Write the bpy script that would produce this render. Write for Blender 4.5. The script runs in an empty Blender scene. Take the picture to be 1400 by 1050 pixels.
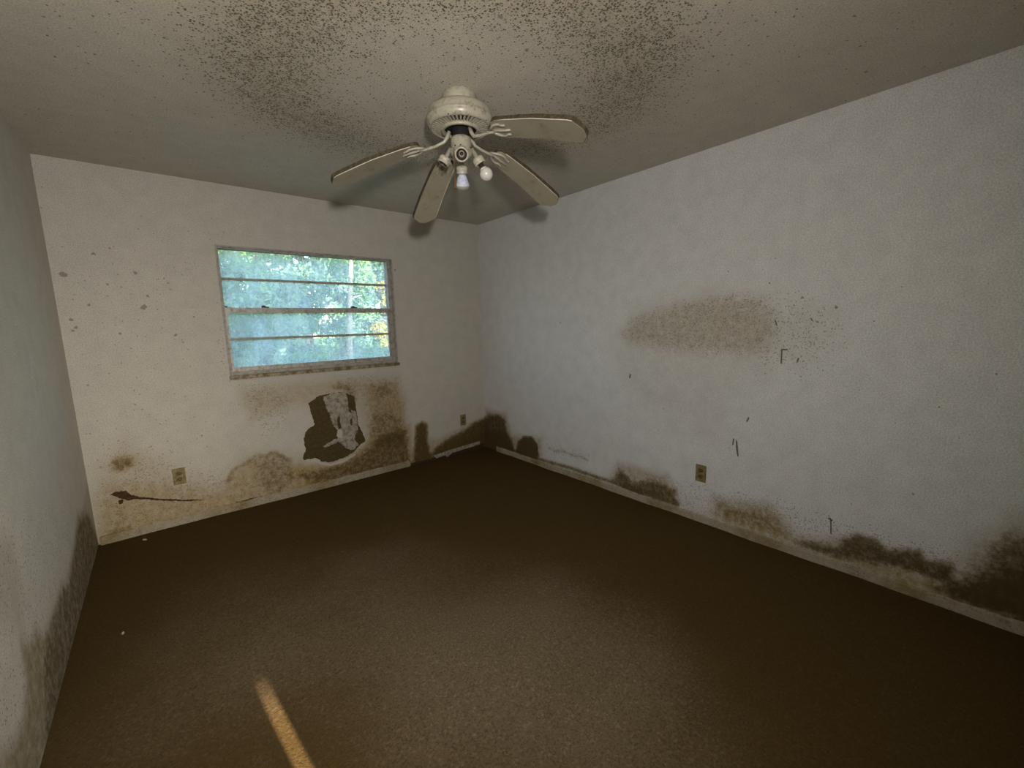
import bpy, bmesh, math, random
import numpy as np
from mathutils import Vector, Matrix

random.seed(7)
rng = np.random.default_rng(7)
SC = bpy.context.scene
COL = SC.collection

# ---------------------------------------------------------------- camera
F_PX, YAW, PITCH, ROLL = 575.06, -0.6973, -0.14338, -0.02375
CAM = Vector((-2.7583, -3.7965, 1.3950))
W, H = 3.2, 2.44                                   # back wall width, ceiling height
YF = -4.12                                         # room face of the front wall
cyw, syw, cpt, spt = math.cos(YAW), math.sin(YAW), math.cos(PITCH), math.sin(PITCH)
FWD = Vector((-syw*cpt, cyw*cpt, spt))
R0 = Vector((cyw, syw, 0)); U0 = R0.cross(FWD)
RGT = math.cos(ROLL)*R0 + math.sin(ROLL)*U0
UPV = -math.sin(ROLL)*R0 + math.cos(ROLL)*U0
cd = bpy.data.cameras.new('camera'); cam = bpy.data.objects.new('camera', cd); COL.objects.link(cam)
cd.sensor_width = 36; cd.lens = F_PX/1400*36; cd.clip_start = 0.02; cd.clip_end = 200
M = Matrix((RGT, UPV, -FWD)).transposed().to_4x4(); M.translation = CAM
cam.matrix_world = M
SC.camera = cam

# ---------------------------------------------------------------- view, world, sun, lamps
vs = SC.view_settings
vs.view_transform = 'Standard'; vs.look = 'None'; vs.exposure = 0.0; vs.gamma = 1.0; vs.use_curve_mapping = False
SUN_DIR = Vector((-0.0918, 1.0, -0.2528)).normalized()         # direction the light travels
wd = bpy.data.worlds.new('world'); SC.world = wd; wd.use_nodes = True
nt = wd.node_tree; bg = nt.nodes['Background']
sky = nt.nodes.new('ShaderNodeTexSky'); sky.sky_type = 'NISHITA'; sky.sun_disc = False
sky.sun_elevation = math.radians(14.2); sky.sun_rotation = math.radians(180)
hs = nt.nodes.new('ShaderNodeHueSaturation'); hs.inputs['Saturation'].default_value = 0.85
nt.links.new(sky.outputs[0], hs.inputs['Color']); nt.links.new(hs.outputs[0], bg.inputs[0]); bg.inputs[1].default_value = 0.92
sd = bpy.data.lights.new('sun', 'SUN'); sd.energy = 38.0; sd.angle = math.radians(0.53); sd.color = (1.0, 0.83, 0.64)
sun = bpy.data.objects.new('sun', sd); COL.objects.link(sun)
sun.rotation_euler = SUN_DIR.to_track_quat('-Z', 'Y').to_euler(); sun.location = (0, -14, 8)
# main light where the fan shadows trace back to; the door window is invented
ad = bpy.data.lights.new('unseen_rear_light', 'AREA'); ad.shape = 'RECTANGLE'; ad.size = 0.11; ad.size_y = 0.11
ad.energy = 40.0; ad.spread = math.radians(165); ad.color = (1.0, 0.955, 0.915)
al = bpy.data.objects.new('unseen_rear_light', ad); COL.objects.link(al)
al.location = (-2.805, -4.10, 1.60); al.rotation_euler = Vector((0.14, 1, 0.02)).to_track_quat('-Z', 'Y').to_euler()

# added warm fill at the door gap, lifting the back wall's lower left
gd = bpy.data.lights.new('added_gap_fill', 'AREA'); gd.shape = 'RECTANGLE'; gd.size = 0.045; gd.size_y = 1.2
gd.energy = 2.6; gd.color = (1.0, 0.91, 0.74); gd.spread = math.radians(48)
gl_ = bpy.data.objects.new('added_gap_fill', gd); COL.objects.link(gl_)
gl_.location = (-2.385, -4.11, 0.70); gl_.rotation_euler = Vector((-0.14, 1, -0.03)).to_track_quat('-Z', 'Y').to_euler()

# ---------------------------------------------------------------- pixel helpers (photo is 1400 x 1050)
def ray(px):
    return (px[0]-700)/F_PX*RGT - (px[1]-525)/F_PX*UPV + FWD
def hit(px, ax, v):
    d = ray(px); t = (v-CAM[ax])/d[ax]; return CAM + d*t
def on_back(px, y=0.0):  return hit(px, 1, y)
def on_right(px, x=0.0): return hit(px, 0, x)
def on_left(px, x=-W):   return hit(px, 0, x)
def on_floor(px, z=0.0): return hit(px, 2, z)

# ---------------------------------------------------------------- materials
MATS = {}
def node(nt, t, **kw):
    n = nt.nodes.new(t)
    for k, v in kw.items(): setattr(n, k, v)
    return n
def mat(name, col, rough=0.7, metal=0.0, noise=None, bump=None, spec=0.3):
    """noise=(scale, amount, colour2); bump=(scale, strength)"""
    m = bpy.data.materials.new(name); m.use_nodes = True; nt = m.node_tree; b = nt.nodes['Principled BSDF']
    b.inputs['Base Color'].default_value = (*col, 1); b.inputs['Roughness'].default_value = rough
    b.inputs['Metallic'].default_value = metal; b.inputs['Specular IOR Level'].default_value = spec
    tc = node(nt, 'ShaderNodeTexCoord')
    if noise:
        n = node(nt, 'ShaderNodeTexNoise'); n.inputs['Scale'].default_value = noise[0]; n.inputs['Detail'].default_value = 6
        n.inputs['Roughness'].default_value = 0.7
        nt.links.new(tc.outputs['Object'], n.inputs['Vector'])
        cr = node(nt, 'ShaderNodeValToRGB'); cr.color_ramp.elements[0].position = noise[1]; cr.color_ramp.elements[1].position = noise[1]+0.2
        cr.color_ramp.elements[0].color = (*noise[2], 1); cr.color_ramp.elements[1].color = (*col, 1)
        nt.links.new(n.outputs['Fac'], cr.inputs['Fac']); nt.links.new(cr.outputs['Color'], b.inputs['Base Color'])
    if bump:
        n2 = node(nt, 'ShaderNodeTexNoise'); n2.inputs['Scale'].default_value = bump[0]; n2.inputs['Detail'].default_value = 4
        nt.links.new(tc.outputs['Object'], n2.inputs['Vector'])
        bp = node(nt, 'ShaderNodeBump'); bp.inputs['Strength'].default_value = bump[1]; bp.inputs['Distance'].default_value = 0.004
        nt.links.new(n2.outputs['Fac'], bp.inputs['Height']); nt.links.new(bp.outputs['Normal'], b.inputs['Normal'])
    MATS[name] = m
    return m

def mathn(nt, op, a, b=None, clamp=False):
    n = node(nt, 'ShaderNodeMath', operation=op); n.use_clamp = clamp
    for i, v in enumerate((a, b)):
        if v is None: continue
        if isinstance(v, (int, float)): n.inputs[i].default_value = v
        else: nt.links.new(v, n.inputs[i])
    return n.outputs[0]
def noisen(nt, vec, scale, detail=5, rough=0.6):
    n = node(nt, 'ShaderNodeTexNoise'); n.inputs['Scale'].default_value = scale; n.inputs['Detail'].default_value = detail
    n.inputs['Roughness'].default_value = rough; nt.links.new(vec, n.inputs['Vector']); return n.outputs['Fac']
def smooth(nt, v, a, b):
    n = node(nt, 'ShaderNodeMapRange', interpolation_type='SMOOTHSTEP'); n.inputs['From Min'].default_value = a; n.inputs['From Max'].default_value = b
    nt.links.new(v, n.inputs['Value']); return n.outputs['Result']
def mixc(nt, fac, a, b):
    n = node(nt, 'ShaderNodeMix', data_type='RGBA')
    nt.links.new(fac, n.inputs['Factor'])
    for i, v in ((6, a), (7, b)):
        if isinstance(v, tuple): n.inputs[i].default_value = (*v, 1)
        else: nt.links.new(v, n.inputs[i])
    return n.outputs[2]

def stained(name, base, wash, dark, speck, fine=60, speckscale=120, bumpscale=220, bumpstr=0.35, popcorn=False):
    """paint with water stains: vertex colour R = brown wash, G = dark mould, B = speckle density"""
    m = bpy.data.materials.new(name); m.use_nodes = True; nt = m.node_tree; b = nt.nodes['Principled BSDF']
    b.inputs['Roughness'].default_value = 0.85; b.inputs['Specular IOR Level'].default_value = 0.15
    tc = node(nt, 'ShaderNodeTexCoord').outputs['Object']
    at = node(nt, 'ShaderNodeVertexColor', layer_name='stain')
    sep = node(nt, 'ShaderNodeSeparateColor'); nt.links.new(at.outputs['Color'], sep.inputs['Color'])
    Rr, Gg, Bb = sep.outputs[0], sep.outputs[1], sep.outputs[2]
    n_big = noisen(nt, tc, 9, 6, 0.65); n_fine = noisen(nt, tc, fine, 5, 0.75); n_mid = noisen(nt, tc, 24, 6, 0.7)
    grain = noisen(nt, tc, 150, 4, 0.7)
    # base tone with faint blotches
    tone = mixc(nt, smooth(nt, n_big, 0.25, 0.75), tuple(c*0.93 for c in base), tuple(min(1, c*1.05) for c in base))
    tone = mixc(nt, smooth(nt, grain, 0.30, 0.70), mixc(nt, smooth(nt, grain, 0, .01), tone, tone), tone)
    gr = node(nt, 'ShaderNodeMix', data_type='RGBA', blend_type='MULTIPLY'); gr.inputs['Factor'].default_value = 1
    nt.links.new(tone, gr.inputs[6])
    gv = node(nt, 'ShaderNodeMapRange'); gv.inputs['From Min'].default_value = 0.3; gv.inputs['From Max'].default_value = 0.7
    gv.inputs['To Min'].default_value = 0.72; gv.inputs['To Max'].default_value = 1.26; nt.links.new(grain, gv.inputs['Value'])
    cg = node(nt, 'ShaderNodeCombineColor'); [nt.links.new(gv.outputs[0], cg.inputs[i]) for i in range(3)]
    nt.links.new(cg.outputs[0], gr.inputs[7]); tone = gr.outputs[2]
    # wash
    wv = mathn(nt, 'ADD', Rr, mathn(nt, 'MULTIPLY', mathn(nt, 'SUBTRACT', n_mid, 0.5), mathn(nt, 'MULTIPLY', Rr, 2.2)), True)
    wv = mathn(nt, 'MAXIMUM', wv, mathn(nt, 'MULTIPLY', smooth(nt, mathn(nt, 'ADD', Gg, mathn(nt, 'MULTIPLY', mathn(nt, 'SUBTRACT', n_mid, 0.5), 0.5)), 0.0, 0.6), 0.0 if popcorn else 0.8))
    c1 = mixc(nt, wv, tone, wash)
    # dark mould, ragged edge and mottling
    r1 = mathn(nt, 'MULTIPLY', mathn(nt, 'SUBTRACT', n_fine, 0.5), 0.9)
    r2 = mathn(nt, 'MULTIPLY', mathn(nt, 'SUBTRACT', n_mid, 0.5), 1.0)
    gsum = mathn(nt, 'ADD', Gg, mathn(nt, 'ADD', r1, r2))
    gm = mathn(nt, 'MULTIPLY', mathn(nt, 'MULTIPLY', smooth(nt, gsum, 0.12, 0.85), 0.95), smooth(nt, Gg, 0.02, 0.35))
    c2 = mixc(nt, gm, c1, dark)
    # speckles
    vo = node(nt, 'ShaderNodeTexVoronoi'); vo.inputs['Scale'].default_value = speckscale; nt.links.new(tc, vo.inputs['Vector'])
    sp2 = node(nt, 'ShaderNodeSeparateColor'); nt.links.new(vo.outputs['Color'], sp2.inputs['Color'])
    lowf = mathn(nt, 'MULTIPLY', Bb, smooth(nt, n_mid, 0.25, 0.55))
    on = mathn(nt, 'LESS_THAN', sp2.outputs[0], lowf)
    size = mathn(nt, 'ADD', 0.26, mathn(nt, 'MULTIPLY', sp2.outputs[1], 0.33))
    near = mathn(nt, 'SUBTRACT', 1.0, smooth(nt, mathn(nt, 'DIVIDE', vo.outputs['Distance'], size), 0.6, 1.25))
    sp = mathn(nt, 'MULTIPLY', mathn(nt, 'MULTIPLY', on, near), 0.9 if popcorn else 0.6)
    c3 = mixc(nt, sp, c2, speck)
    nt.links.new(c3, b.inputs['Base Color'])
    bp = node(nt, 'ShaderNodeBump'); bp.inputs['Strength'].default_value = bumpstr; bp.inputs['Distance'].default_value = 0.004 if not popcorn else 0.008
    hgt = noisen(nt, tc, bumpscale, 3, 0.6)
    nt.links.new(hgt, bp.inputs['Height']); nt.links.new(bp.outputs['Normal'], b.inputs['Normal'])
    MATS[name] = m
    return m

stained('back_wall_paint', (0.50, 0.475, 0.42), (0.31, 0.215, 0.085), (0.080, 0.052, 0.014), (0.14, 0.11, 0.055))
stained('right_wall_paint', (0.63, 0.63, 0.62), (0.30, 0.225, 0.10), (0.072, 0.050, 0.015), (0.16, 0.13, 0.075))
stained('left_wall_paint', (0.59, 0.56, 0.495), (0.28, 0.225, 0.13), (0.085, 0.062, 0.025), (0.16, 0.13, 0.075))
stained('ceiling_popcorn', (0.56, 0.52, 0.435), (0.36, 0.31, 0.21), (0.16, 0.13, 0.08), (0.085, 0.073, 0.05), speckscale=120, bumpscale=150, bumpstr=0.5, popcorn=True)
stained('baseboard_paint', (0.43, 0.395, 0.33), (0.24, 0.18, 0.085), (0.05, 0.035, 0.012), (0.14, 0.11, 0.055))
mat('plain_wall', (0.55, 0.53, 0.48), 0.9)
mat('hall_floor', (0.20, 0.15, 0.10), 0.8)
mat('roof_shingle', (0.12, 0.11, 0.10), 0.9, noise=(8, 0.4, (0.07, 0.065, 0.06)))
mat('cream_enamel', (0.41, 0.385, 0.30), 0.32, noise=(38, 0.30, (0.20, 0.16, 0.09)), spec=0.5)
mat('cream_iron', (0.42, 0.395, 0.32), 0.30, noise=(45, 0.28, (0.18, 0.14, 0.08)), spec=0.5)
mat('dark_cavity', (0.012, 0.011, 0.010), 0.8)
mat('blade_laminate', (0.35, 0.315, 0.23), 0.55, noise=(9, 0.30, (0.24, 0.20, 0.125)), spec=0.35)
mat('blade_edge', (0.10, 0.08, 0.045), 0.9, noise=(60, 0.42, (0.05, 0.038, 0.02)), bump=(120, 0.6))
mat('blade_trim', (0.60, 0.56, 0.46), 0.5)
mat('bulb_frost', (0.62, 0.60, 0.55), 0.12, spec=0.7)
mat('bulb_led', (0.60, 0.63, 0.74), 0.35, noise=(70, 0.36, (0.42, 0.46, 0.64)), spec=0.4)
mat('bulb_led_dome', (0.36, 0.34, 0.29), 0.4)
mat('brass_dirty', (0.20, 0.13, 0.05), 0.5, 0.6)
mat('fob_wood', (0.13, 0.065, 0.022), 0.6)
mat('socket_porcelain', (0.46, 0.43, 0.34), 0.35, noise=(60, 0.30, (0.25, 0.2, 0.12)), spec=0.5)
mat('socket_inner', (0.06, 0.055, 0.045), 0.45, 0.5)
mat('outlet_plate', (0.27, 0.215, 0.10), 0.5, noise=(70, 0.42, (0.15, 0.11, 0.045)))
mat('outlet_face', (0.20, 0.15, 0.065), 0.5, noise=(90, 0.45, (0.09, 0.06, 0.02)))
mat('outlet_slot', (0.02, 0.014, 0.006), 0.8)
mat('aluminium', (0.42, 0.41, 0.38), 0.5, 0.25, noise=(30, 0.34, (0.22, 0.19, 0.14)))
mat('aluminium_grimy', (0.36, 0.34, 0.30), 0.6, 0.1, noise=(25, 0.34, (0.22, 0.19, 0.14)))
mat('sill_stone', (0.36, 0.31, 0.22), 0.6, noise=(22, 0.42, (0.14, 0.095, 0.04)))
mat('latch_black', (0.02, 0.02, 0.02), 0.5)
mat('bare_board', (0.085, 0.060, 0.022), 0.95, noise=(40, 0.40, (0.060, 0.042, 0.014)), bump=(160, 0.5))
mat('torn_paper', (0.36, 0.335, 0.285), 0.9, noise=(28, 0.36, (0.17, 0.14, 0.08)), bump=(90, 0.5))
mat('paper_edge', (0.46, 0.43, 0.36), 0.9)
mat('crack_dark', (0.045, 0.022, 0.008), 0.95, noise=(60, 0.36, (0.08, 0.05, 0.02)))
mat('mould_black', (0.27, 0.245, 0.20), 0.95)
mat('scuff', (0.16, 0.125, 0.085), 0.9)
mat('chip_white', (0.40, 0.37, 0.30), 0.8)
mat('chip_dark', (0.05, 0.03, 0.012), 0.9)
mat('door_paint', (0.5, 0.48, 0.42), 0.6)
mat('bark', (0.22, 0.18, 0.13), 0.9, noise=(20, 0.42, (0.10, 0.08, 0.06)))
mat('bark_pale', (0.55, 0.52, 0.46), 0.9, noise=(20, 0.38, (0.35, 0.32, 0.28)))
mat('lawn', (0.10, 0.17, 0.05), 0.95, noise=(3, 0.42, (0.06, 0.11, 0.03)))

def leafmat(name, c):
    m = bpy.data.materials.new(name); m.use_nodes = True; nt = m.node_tree
    for n in list(nt.nodes): nt.nodes.remove(n)
    o = node(nt, 'ShaderNodeOutputMaterial'); d = node(nt, 'ShaderNodeBsdfDiffuse'); t = node(nt, 'ShaderNodeBsdfTranslucent'); mx = node(nt, 'ShaderNodeMixShader')
    tc = node(nt, 'ShaderNodeTexCoord').outputs['Object']
    cc = mixc(nt, smooth(nt, noisen(nt, tc, 1.7, 4), 0.3, 0.7), tuple(x*0.5 for x in c), tuple(x*1.4 for x in c))
    nt.links.new(cc, d.inputs['Color']); nt.links.new(cc, t.inputs['Color']); mx.inputs[0].default_value = 0.35
    nt.links.new(d.outputs[0], mx.inputs[1]); nt.links.new(t.outputs[0], mx.inputs[2]); nt.links.new(mx.outputs[0], o.inputs[0])
    MATS[name] = m
leafmat('leaf_green', (0.20, 0.36, 0.14)); leafmat('leaf_blue', (0.16, 0.28, 0.17)); leafmat('leaf_yellow', (0.36, 0.34, 0.06)); leafmat('leaf_pale', (0.32, 0.46, 0.24))

def glassmat():
    m = bpy.data.materials.new('dirty_glass'); m.use_nodes = True; nt = m.node_tree
    for n in list(nt.nodes): nt.nodes.remove(n)
    o = node(nt, 'ShaderNodeOutputMaterial'); tr = node(nt, 'ShaderNodeBsdfTransparent'); tr.inputs[0].default_value = (0.93, 0.98, 1.0, 1)
    tl = node(nt, 'ShaderNodeBsdfTranslucent'); tl.inputs[0].default_value = (0.74, 0.90, 1.0, 1)
    gl = node(nt, 'ShaderNodeBsdfGlossy'); gl.inputs['Roughness'].default_value = 0.15
    tc = node(nt, 'ShaderNodeTexCoord').outputs['Object']
    mp = node(nt, 'ShaderNodeMapping'); mp.inputs['Scale'].default_value = (1, 1, 0.35); nt.links.new(tc, mp.inputs['Vector'])
    streak = noisen(nt, mp.outputs[0], 9, 7, 0.72); dust = noisen(nt, tc, 60, 4, 0.7)
    f = mathn(nt, 'ADD', mathn(nt, 'MULTIPLY', smooth(nt, streak, 0.3, 0.75), 0.20), mathn(nt, 'MULTIPLY', smooth(nt, dust, 0.4, 0.75), 0.16))
    f = mathn(nt, 'ADD', f, 0.14, True)
    m1 = node(nt, 'ShaderNodeMixShader'); nt.links.new(f, m1.inputs[0]); nt.links.new(tr.outputs[0], m1.inputs[1]); nt.links.new(tl.outputs[0], m1.inputs[2])
    m2 = node(nt, 'ShaderNodeMixShader'); m2.inputs[0].default_value = 0.04; nt.links.new(m1.outputs[0], m2.inputs[1]); nt.links.new(gl.outputs[0], m2.inputs[2])
    nt.links.new(m2.outputs[0], o.inputs[0]); MATS['dirty_glass'] = m
glassmat()

def carpetmat():
    m = bpy.data.materials.new('carpet'); m.use_nodes = True; nt = m.node_tree; b = nt.nodes['Principled BSDF']
    b.inputs['Roughness'].default_value = 1.0; b.inputs['Specular IOR Level'].default_value = 0.05
    tc = node(nt, 'ShaderNodeTexCoord').outputs['Object']
    big = noisen(nt, tc, 1.3, 5, 0.6); mid = noisen(nt, tc, 14, 5, 0.7); fine = noisen(nt, tc, 75, 4, 0.7); tuft = noisen(nt, tc, 120, 4, 0.7)
    at = node(nt, 'ShaderNodeVertexColor', layer_name='pale_mask'); sp_ = node(nt, 'ShaderNodeSeparateColor'); nt.links.new(at.outputs['Color'], sp_.inputs['Color'])
    pale_mask = smooth(nt, mathn(nt, 'ADD', sp_.outputs[0], mathn(nt, 'MULTIPLY', mathn(nt, 'SUBTRACT', big, 0.5), 0.7)), 0.1, 0.9)
    c = mixc(nt, pale_mask, (0.072, 0.045, 0.014), (0.150, 0.116, 0.070))
    c = mixc(nt, mathn(nt, 'MULTIPLY', smooth(nt, mid, 0.48, 0.72), 0.28), c, (0.080, 0.055, 0.026))
    c = mixc(nt, mathn(nt, 'MULTIPLY', mathn(nt, 'MULTIPLY', smooth(nt, fine, 0.50, 0.70), 0.65), mathn(nt, 'ADD', pale_mask, 0.15)), c, (0.24, 0.19, 0.12))
    c = mixc(nt, mathn(nt, 'MULTIPLY', smooth(nt, tuft, 0.52, 0.36), 1.0), c, c)
    dk = mathn(nt, 'MULTIPLY', mathn(nt, 'SUBTRACT', 1.0, smooth(nt, tuft, 0.36, 0.54)), 0.55)
    c = mixc(nt, dk, c, (0.045, 0.03, 0.013))
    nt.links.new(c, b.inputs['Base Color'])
    bp = node(nt, 'ShaderNodeBump'); bp.inputs['Strength'].default_value = 0.7; bp.inputs['Distance'].default_value = 0.006
    nt.links.new(fine, bp.inputs['Height']); nt.links.new(bp.outputs['Normal'], b.inputs['Normal']); MATS['carpet'] = m
carpetmat()

# ---------------------------------------------------------------- mesh helpers
def link(name, me, m, parent=None, kind=None, smooth_=False):
    o = bpy.data.objects.new(name, me); COL.objects.link(o)
    if m: me.materials.append(MATS[m])
    if parent: o.parent = parent
    if kind: o['kind'] = kind
    if smooth_:
        for p in me.polygons: p.use_smooth = True
    return o
def bm_obj(name, bm, m, parent=None, kind=None, smooth_=False, bevel=0):
    if bevel: bmesh.ops.bevel(bm, geom=list(bm.edges), offset=bevel, segments=2, affect='EDGES')
    bmesh.ops.recalc_face_normals(bm, faces=bm.faces)
    me = bpy.data.meshes.new(name); bm.to_mesh(me); bm.free()
    return link(name, me, m, parent, kind, smooth_)
def py_obj(name, v, f, m, parent=None, kind=None, smooth_=False):
    me = bpy.data.meshes.new(name); me.from_pydata([tuple(x) for x in v], [], f); me.update()
    return link(name, me, m, parent, kind, smooth_)
def box(bm, a, b):
    x0, y0, z0 = [min(a[i], b[i]) for i in range(3)]; x1, y1, z1 = [max(a[i], b[i]) for i in range(3)]
    v = [bm.verts.new(c) for c in ((x0,y0,z0),(x1,y0,z0),(x1,y1,z0),(x0,y1,z0),(x0,y0,z1),(x1,y0,z1),(x1,y1,z1),(x0,y1,z1))]
    for q in ((0,3,2,1),(4,5,6,7),(0,1,5,4),(1,2,6,5),(2,3,7,6),(3,0,4,7)): bm.faces.new([v[i] for i in q])
def boxes(name, lst, m, parent=None, kind=None, bevel=0):
    bm = bmesh.new()
    for a, b in lst: box(bm, a, b)
    return bm_obj(name, bm, m, parent, kind, bevel=bevel)
def lathe(bm, prof, n=40, mtx=None):
    rings = []
    for r, z in prof:
        if r < 1e-5: rings.append([bm.verts.new((0, 0, z))])
        else: rings.append([bm.verts.new((r*math.cos(2*math.pi*i/n), r*math.sin(2*math.pi*i/n), z)) for i in range(n)])
    for a, b in zip(rings, rings[1:]):
        for i in range(n):
            j = (i+1) % n
            q = [a[i % len(a)], a[j % len(a)], b[j % len(b)], b[i % len(b)]]
            u = []
            for x in q:
                if x not in u: u.append(x)
            if len(u) > 2: bm.faces.new(u)
    if mtx is not None: bmesh.ops.transform(bm, matrix=mtx, verts=[v for r in rings for v in r])
def tube(bm, pts, rad, n=8):
    pts = [Vector(p) for p in pts]; rings = []
    for i, p in enumerate(pts):
        t = (pts[min(i+1, len(pts)-1)]-pts[max(i-1, 0)]).normalized()
        a = t.orthogonal().normalized() if abs(t.z) > 0.95 else t.cross(Vector((0,0,1))).normalized()
        b = t.cross(a); r = rad[i] if isinstance(rad, (list, tuple)) else rad
        rings.append([bm.verts.new(p + a*math.cos(2*math.pi*k/n)*r + b*math.sin(2*math.pi*k/n)*r) for k in range(n)])
    for a, b in zip(rings, rings[1:]):
        for k in range(n): bm.faces.new((a[k], a[(k+1)%n], b[(k+1)%n], b[k]))
    bm.faces.new(rings[0][::-1]); bm.faces.new(rings[-1])
def thing(name, label, cat, loc=(0,0,0), group=None):
    o = bpy.data.objects.new(name, None); COL.objects.link(o); o.location = loc; o.empty_display_size = 0.1
    o['label'] = label; o['category'] = cat
    if group: o['group'] = group
    return o

# ---------------------------------------------------------------- stains: masks in wall coordinates
def seg_dist(P, poly, closed=True):
    n = len(poly); d = np.full(len(P), 1e9); inside = np.zeros(len(P), bool)
    for i in range(n if closed else n-1):
        a = poly[i]; b = poly[(i+1) % n]; ab = b-a
        t = np.clip(((P-a)@ab)/max(ab@ab, 1e-12), 0, 1)
        d = np.minimum(d, np.linalg.norm(P-(a+t[:, None]*ab), axis=1))
        if closed:
            c = ((a[1] > P[:, 1]) != (b[1] > P[:, 1]))
            xi = a[0]+(P[:, 1]-a[1])*ab[0]/(ab[1] if abs(ab[1]) > 1e-12 else 1e-12)
            inside ^= c & (P[:, 0] < xi)
    return d, inside
def paint(C, P, layers, conv):
    """layers: (channel, strength, softness in m, pixel points, [stroke half width])"""
    for L in layers:
        ch, s, soft, pts = L[:4]
        poly = np.array([conv(p) for p in pts])
        if len(L) == 5:
            d, _ = seg_dist(P, poly, False); sd = L[4]-d
        else:
            d, ins = seg_dist(P, poly); sd = np.where(ins, d, -d)
        k_ = 1.7 if ch == 1 else 1.0
        t = np.clip((sd+soft*k_)/(2*soft*k_), 0, 1); v = s*t*t*(3-2*t)
        C[:, ch] = 1-(1-C[:, ch])*(1-v)
def set_stain(me, C):
    a = me.color_attributes.new('stain', 'FLOAT_COLOR', 'POINT')
    buf = np.ones((len(me.vertices), 4), np.float32); buf[:len(C), :3] = C; a.data.foreach_set('color', buf.ravel())

def wall_grid(name, us, vs_, to3, outer, m, layers, conv, hole=None, extra=None):
    """fine room face (us x vs_) + thick outer slab; hole = (u0,u1,v0,v1) with reveal faces"""
    nu, nv = len(us), len(vs_)
    U, V = np.meshgrid(us, vs_); P = np.stack([U.ravel(), V.ravel()], 1)
    verts = [to3(u, v, 0) for u, v in P]; faces = []
    for j in range(nv-1):
        for i in range(nu-1):
            if hole:
                uc = (us[i]+us[i+1])/2; vc = (vs_[j]+vs_[j+1])/2
                if hole[0] < uc < hole[1] and hole[2] < vc < hole[3]: continue
            k = j*nu+i; faces.append((k, k+1, k+nu+1, k+nu))
    n0 = len(verts)
    def q(pts):
        k = len(verts); verts.extend(pts); faces.append((k, k+1, k+2, k+3))
    u0, u1, v0, v1 = us[0], us[-1], vs_[0], vs_[-1]
    D = outer
    rects = [(u0, u1, v0, v1)] if not hole else [(u0, hole[0], v0, v1), (hole[1], u1, v0, v1), (hole[0], hole[1], v0, hole[2]), (hole[0], hole[1], hole[3], v1)]
    for a, b, c, d in rects:
        if b-a > 1e-6 and d-c > 1e-6: q([to3(a, c, D), to3(b, c, D), to3(b, d, D), to3(a, d, D)])
    def rim(a, b, c, d):
        for (p, r) in (((a, c), (b, c)), ((b, c), (b, d)), ((b, d), (a, d)), ((a, d), (a, c))):
            q([to3(*p, 0), to3(*r, 0), to3(*r, D), to3(*p, D)])
    rim(u0, u1, v0, v1)
    if hole: rim(*hole)
    o = py_obj(name, verts, faces, m, None, 'structure')
    C = np.zeros((n0, 3)); paint(C, P, layers, conv)
    if extra: extra(C, P)
    set_stain(o.data, C)
    return o
def axis(a, b, step, breaks=()):
    pts = sorted(set([a, b, *breaks])); out = []
    for p, q_ in zip(pts, pts[1:]):
        n = max(1, round((q_-p)/step)); out += list(np.linspace(p, q_, n+1)[:-1])
    return np.array(out+[b])
R_, G_, B_ = 0, 1, 2

# ---------------------------------------------------------------- room shell
WX0, WX1, WZ0, WZ1 = -2.352, -1.012, 1.045, 2.002          # window opening in the back wall
bk = [
 (R_, .42, .07, [(332,532),(400,522),(470,516),(545,515),(556,545),(552,600),(500,600),(486,560),(420,552),(345,572),(334,555)]),
 (R_, .52, .07, [(128,690),(150,660),(230,664),(300,672),(318,646),(345,626),(378,622),(412,640),(420,676),(300,702),(140,746)]),
 (R_, .30, .09, [(128,640),(170,600),(240,640),(300,660),(330,620),(420,620),(420,676),(136,746)]),
 (R_, .85, .05, [(395,640),(470,628),(505,604),(530,590),(560,580),(566,636),(418,672)]),
 (R_, .6, .05, [(500,530),(540,525),(552,560),(552,610),(500,612),(510,575)]),
 (R_, .5, .04, [(575,600),(600,600),(660,570),(662,612),(570,634)]),
 (G_, .50, .026, [(314,656),(322,640),(336,634),(348,624),(362,623),(376,619),(396,629)], .020),
 (G_, .42, .03, [(345,632),(375,624),(398,634),(402,660),(380,676),(355,668)]),
 (G_, .60, .03, [(398,648),(430,642),(470,632),(500,614),(520,598),(556,586),(562,632),(500,650),(430,664)]),
 (G_, .42, .04, [(505,565),(535,558),(552,575),(552,605),(520,610),(505,600)]),
 (G_, .80, .024, [(564,640),(567,600),(568,582),(577,576),(584,580),(585,604),(592,632)]),
 (G_, .70, .02, [(584,640),(600,616),(640,600),(680,590),(680,612),(625,630)]),
 (G_, .78, .030, [(584,640),(594,612),(614,598),(634,588),(648,577),(662,572),(680,566),(680,612),(625,630)]),
 (R_, .75, .03, [(165,635),(171,633)], .05),
 (G_, .55, .022, [(165,635),(171,633)], .05),
 (G_, .45, .03, [(455,522),(480,520),(490,548),(480,556),(470,535),(450,535)]),
 (G_, .40, .03, [(505,525),(530,520),(540,540),(515,548)]),
 (G_, .38, .03, [(330,690),(350,683),(372,676),(340,694)]),
 (G_, .30, .03, [(138,742),(150,700),(165,690),(190,720),(240,716),(300,690),(330,685),(300,702)]),
 (G_, .30, .025, [(165,660),(185,664),(230,668),(280,668),(312,656)], .018),
 (B_, .55, .06, [(332,530),(365,525),(400,545),(388,580),(362,600),(345,570)]),
 (B_, .70, .05, [(470,518),(545,518),(553,560),(552,612),(495,622),(508,575),(498,545),(470,535)]),
 (B_, .45, .06, [(150,610),(200,620),(300,650),(420,640),(420,676),(136,746)]),
 (B_, .03, .30, [(70,300),(280,320),(300,600),(120,640)]),
 (B_, .25, .04, [(296,440),(312,470),(314,530),(300,520)]),
]
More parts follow.
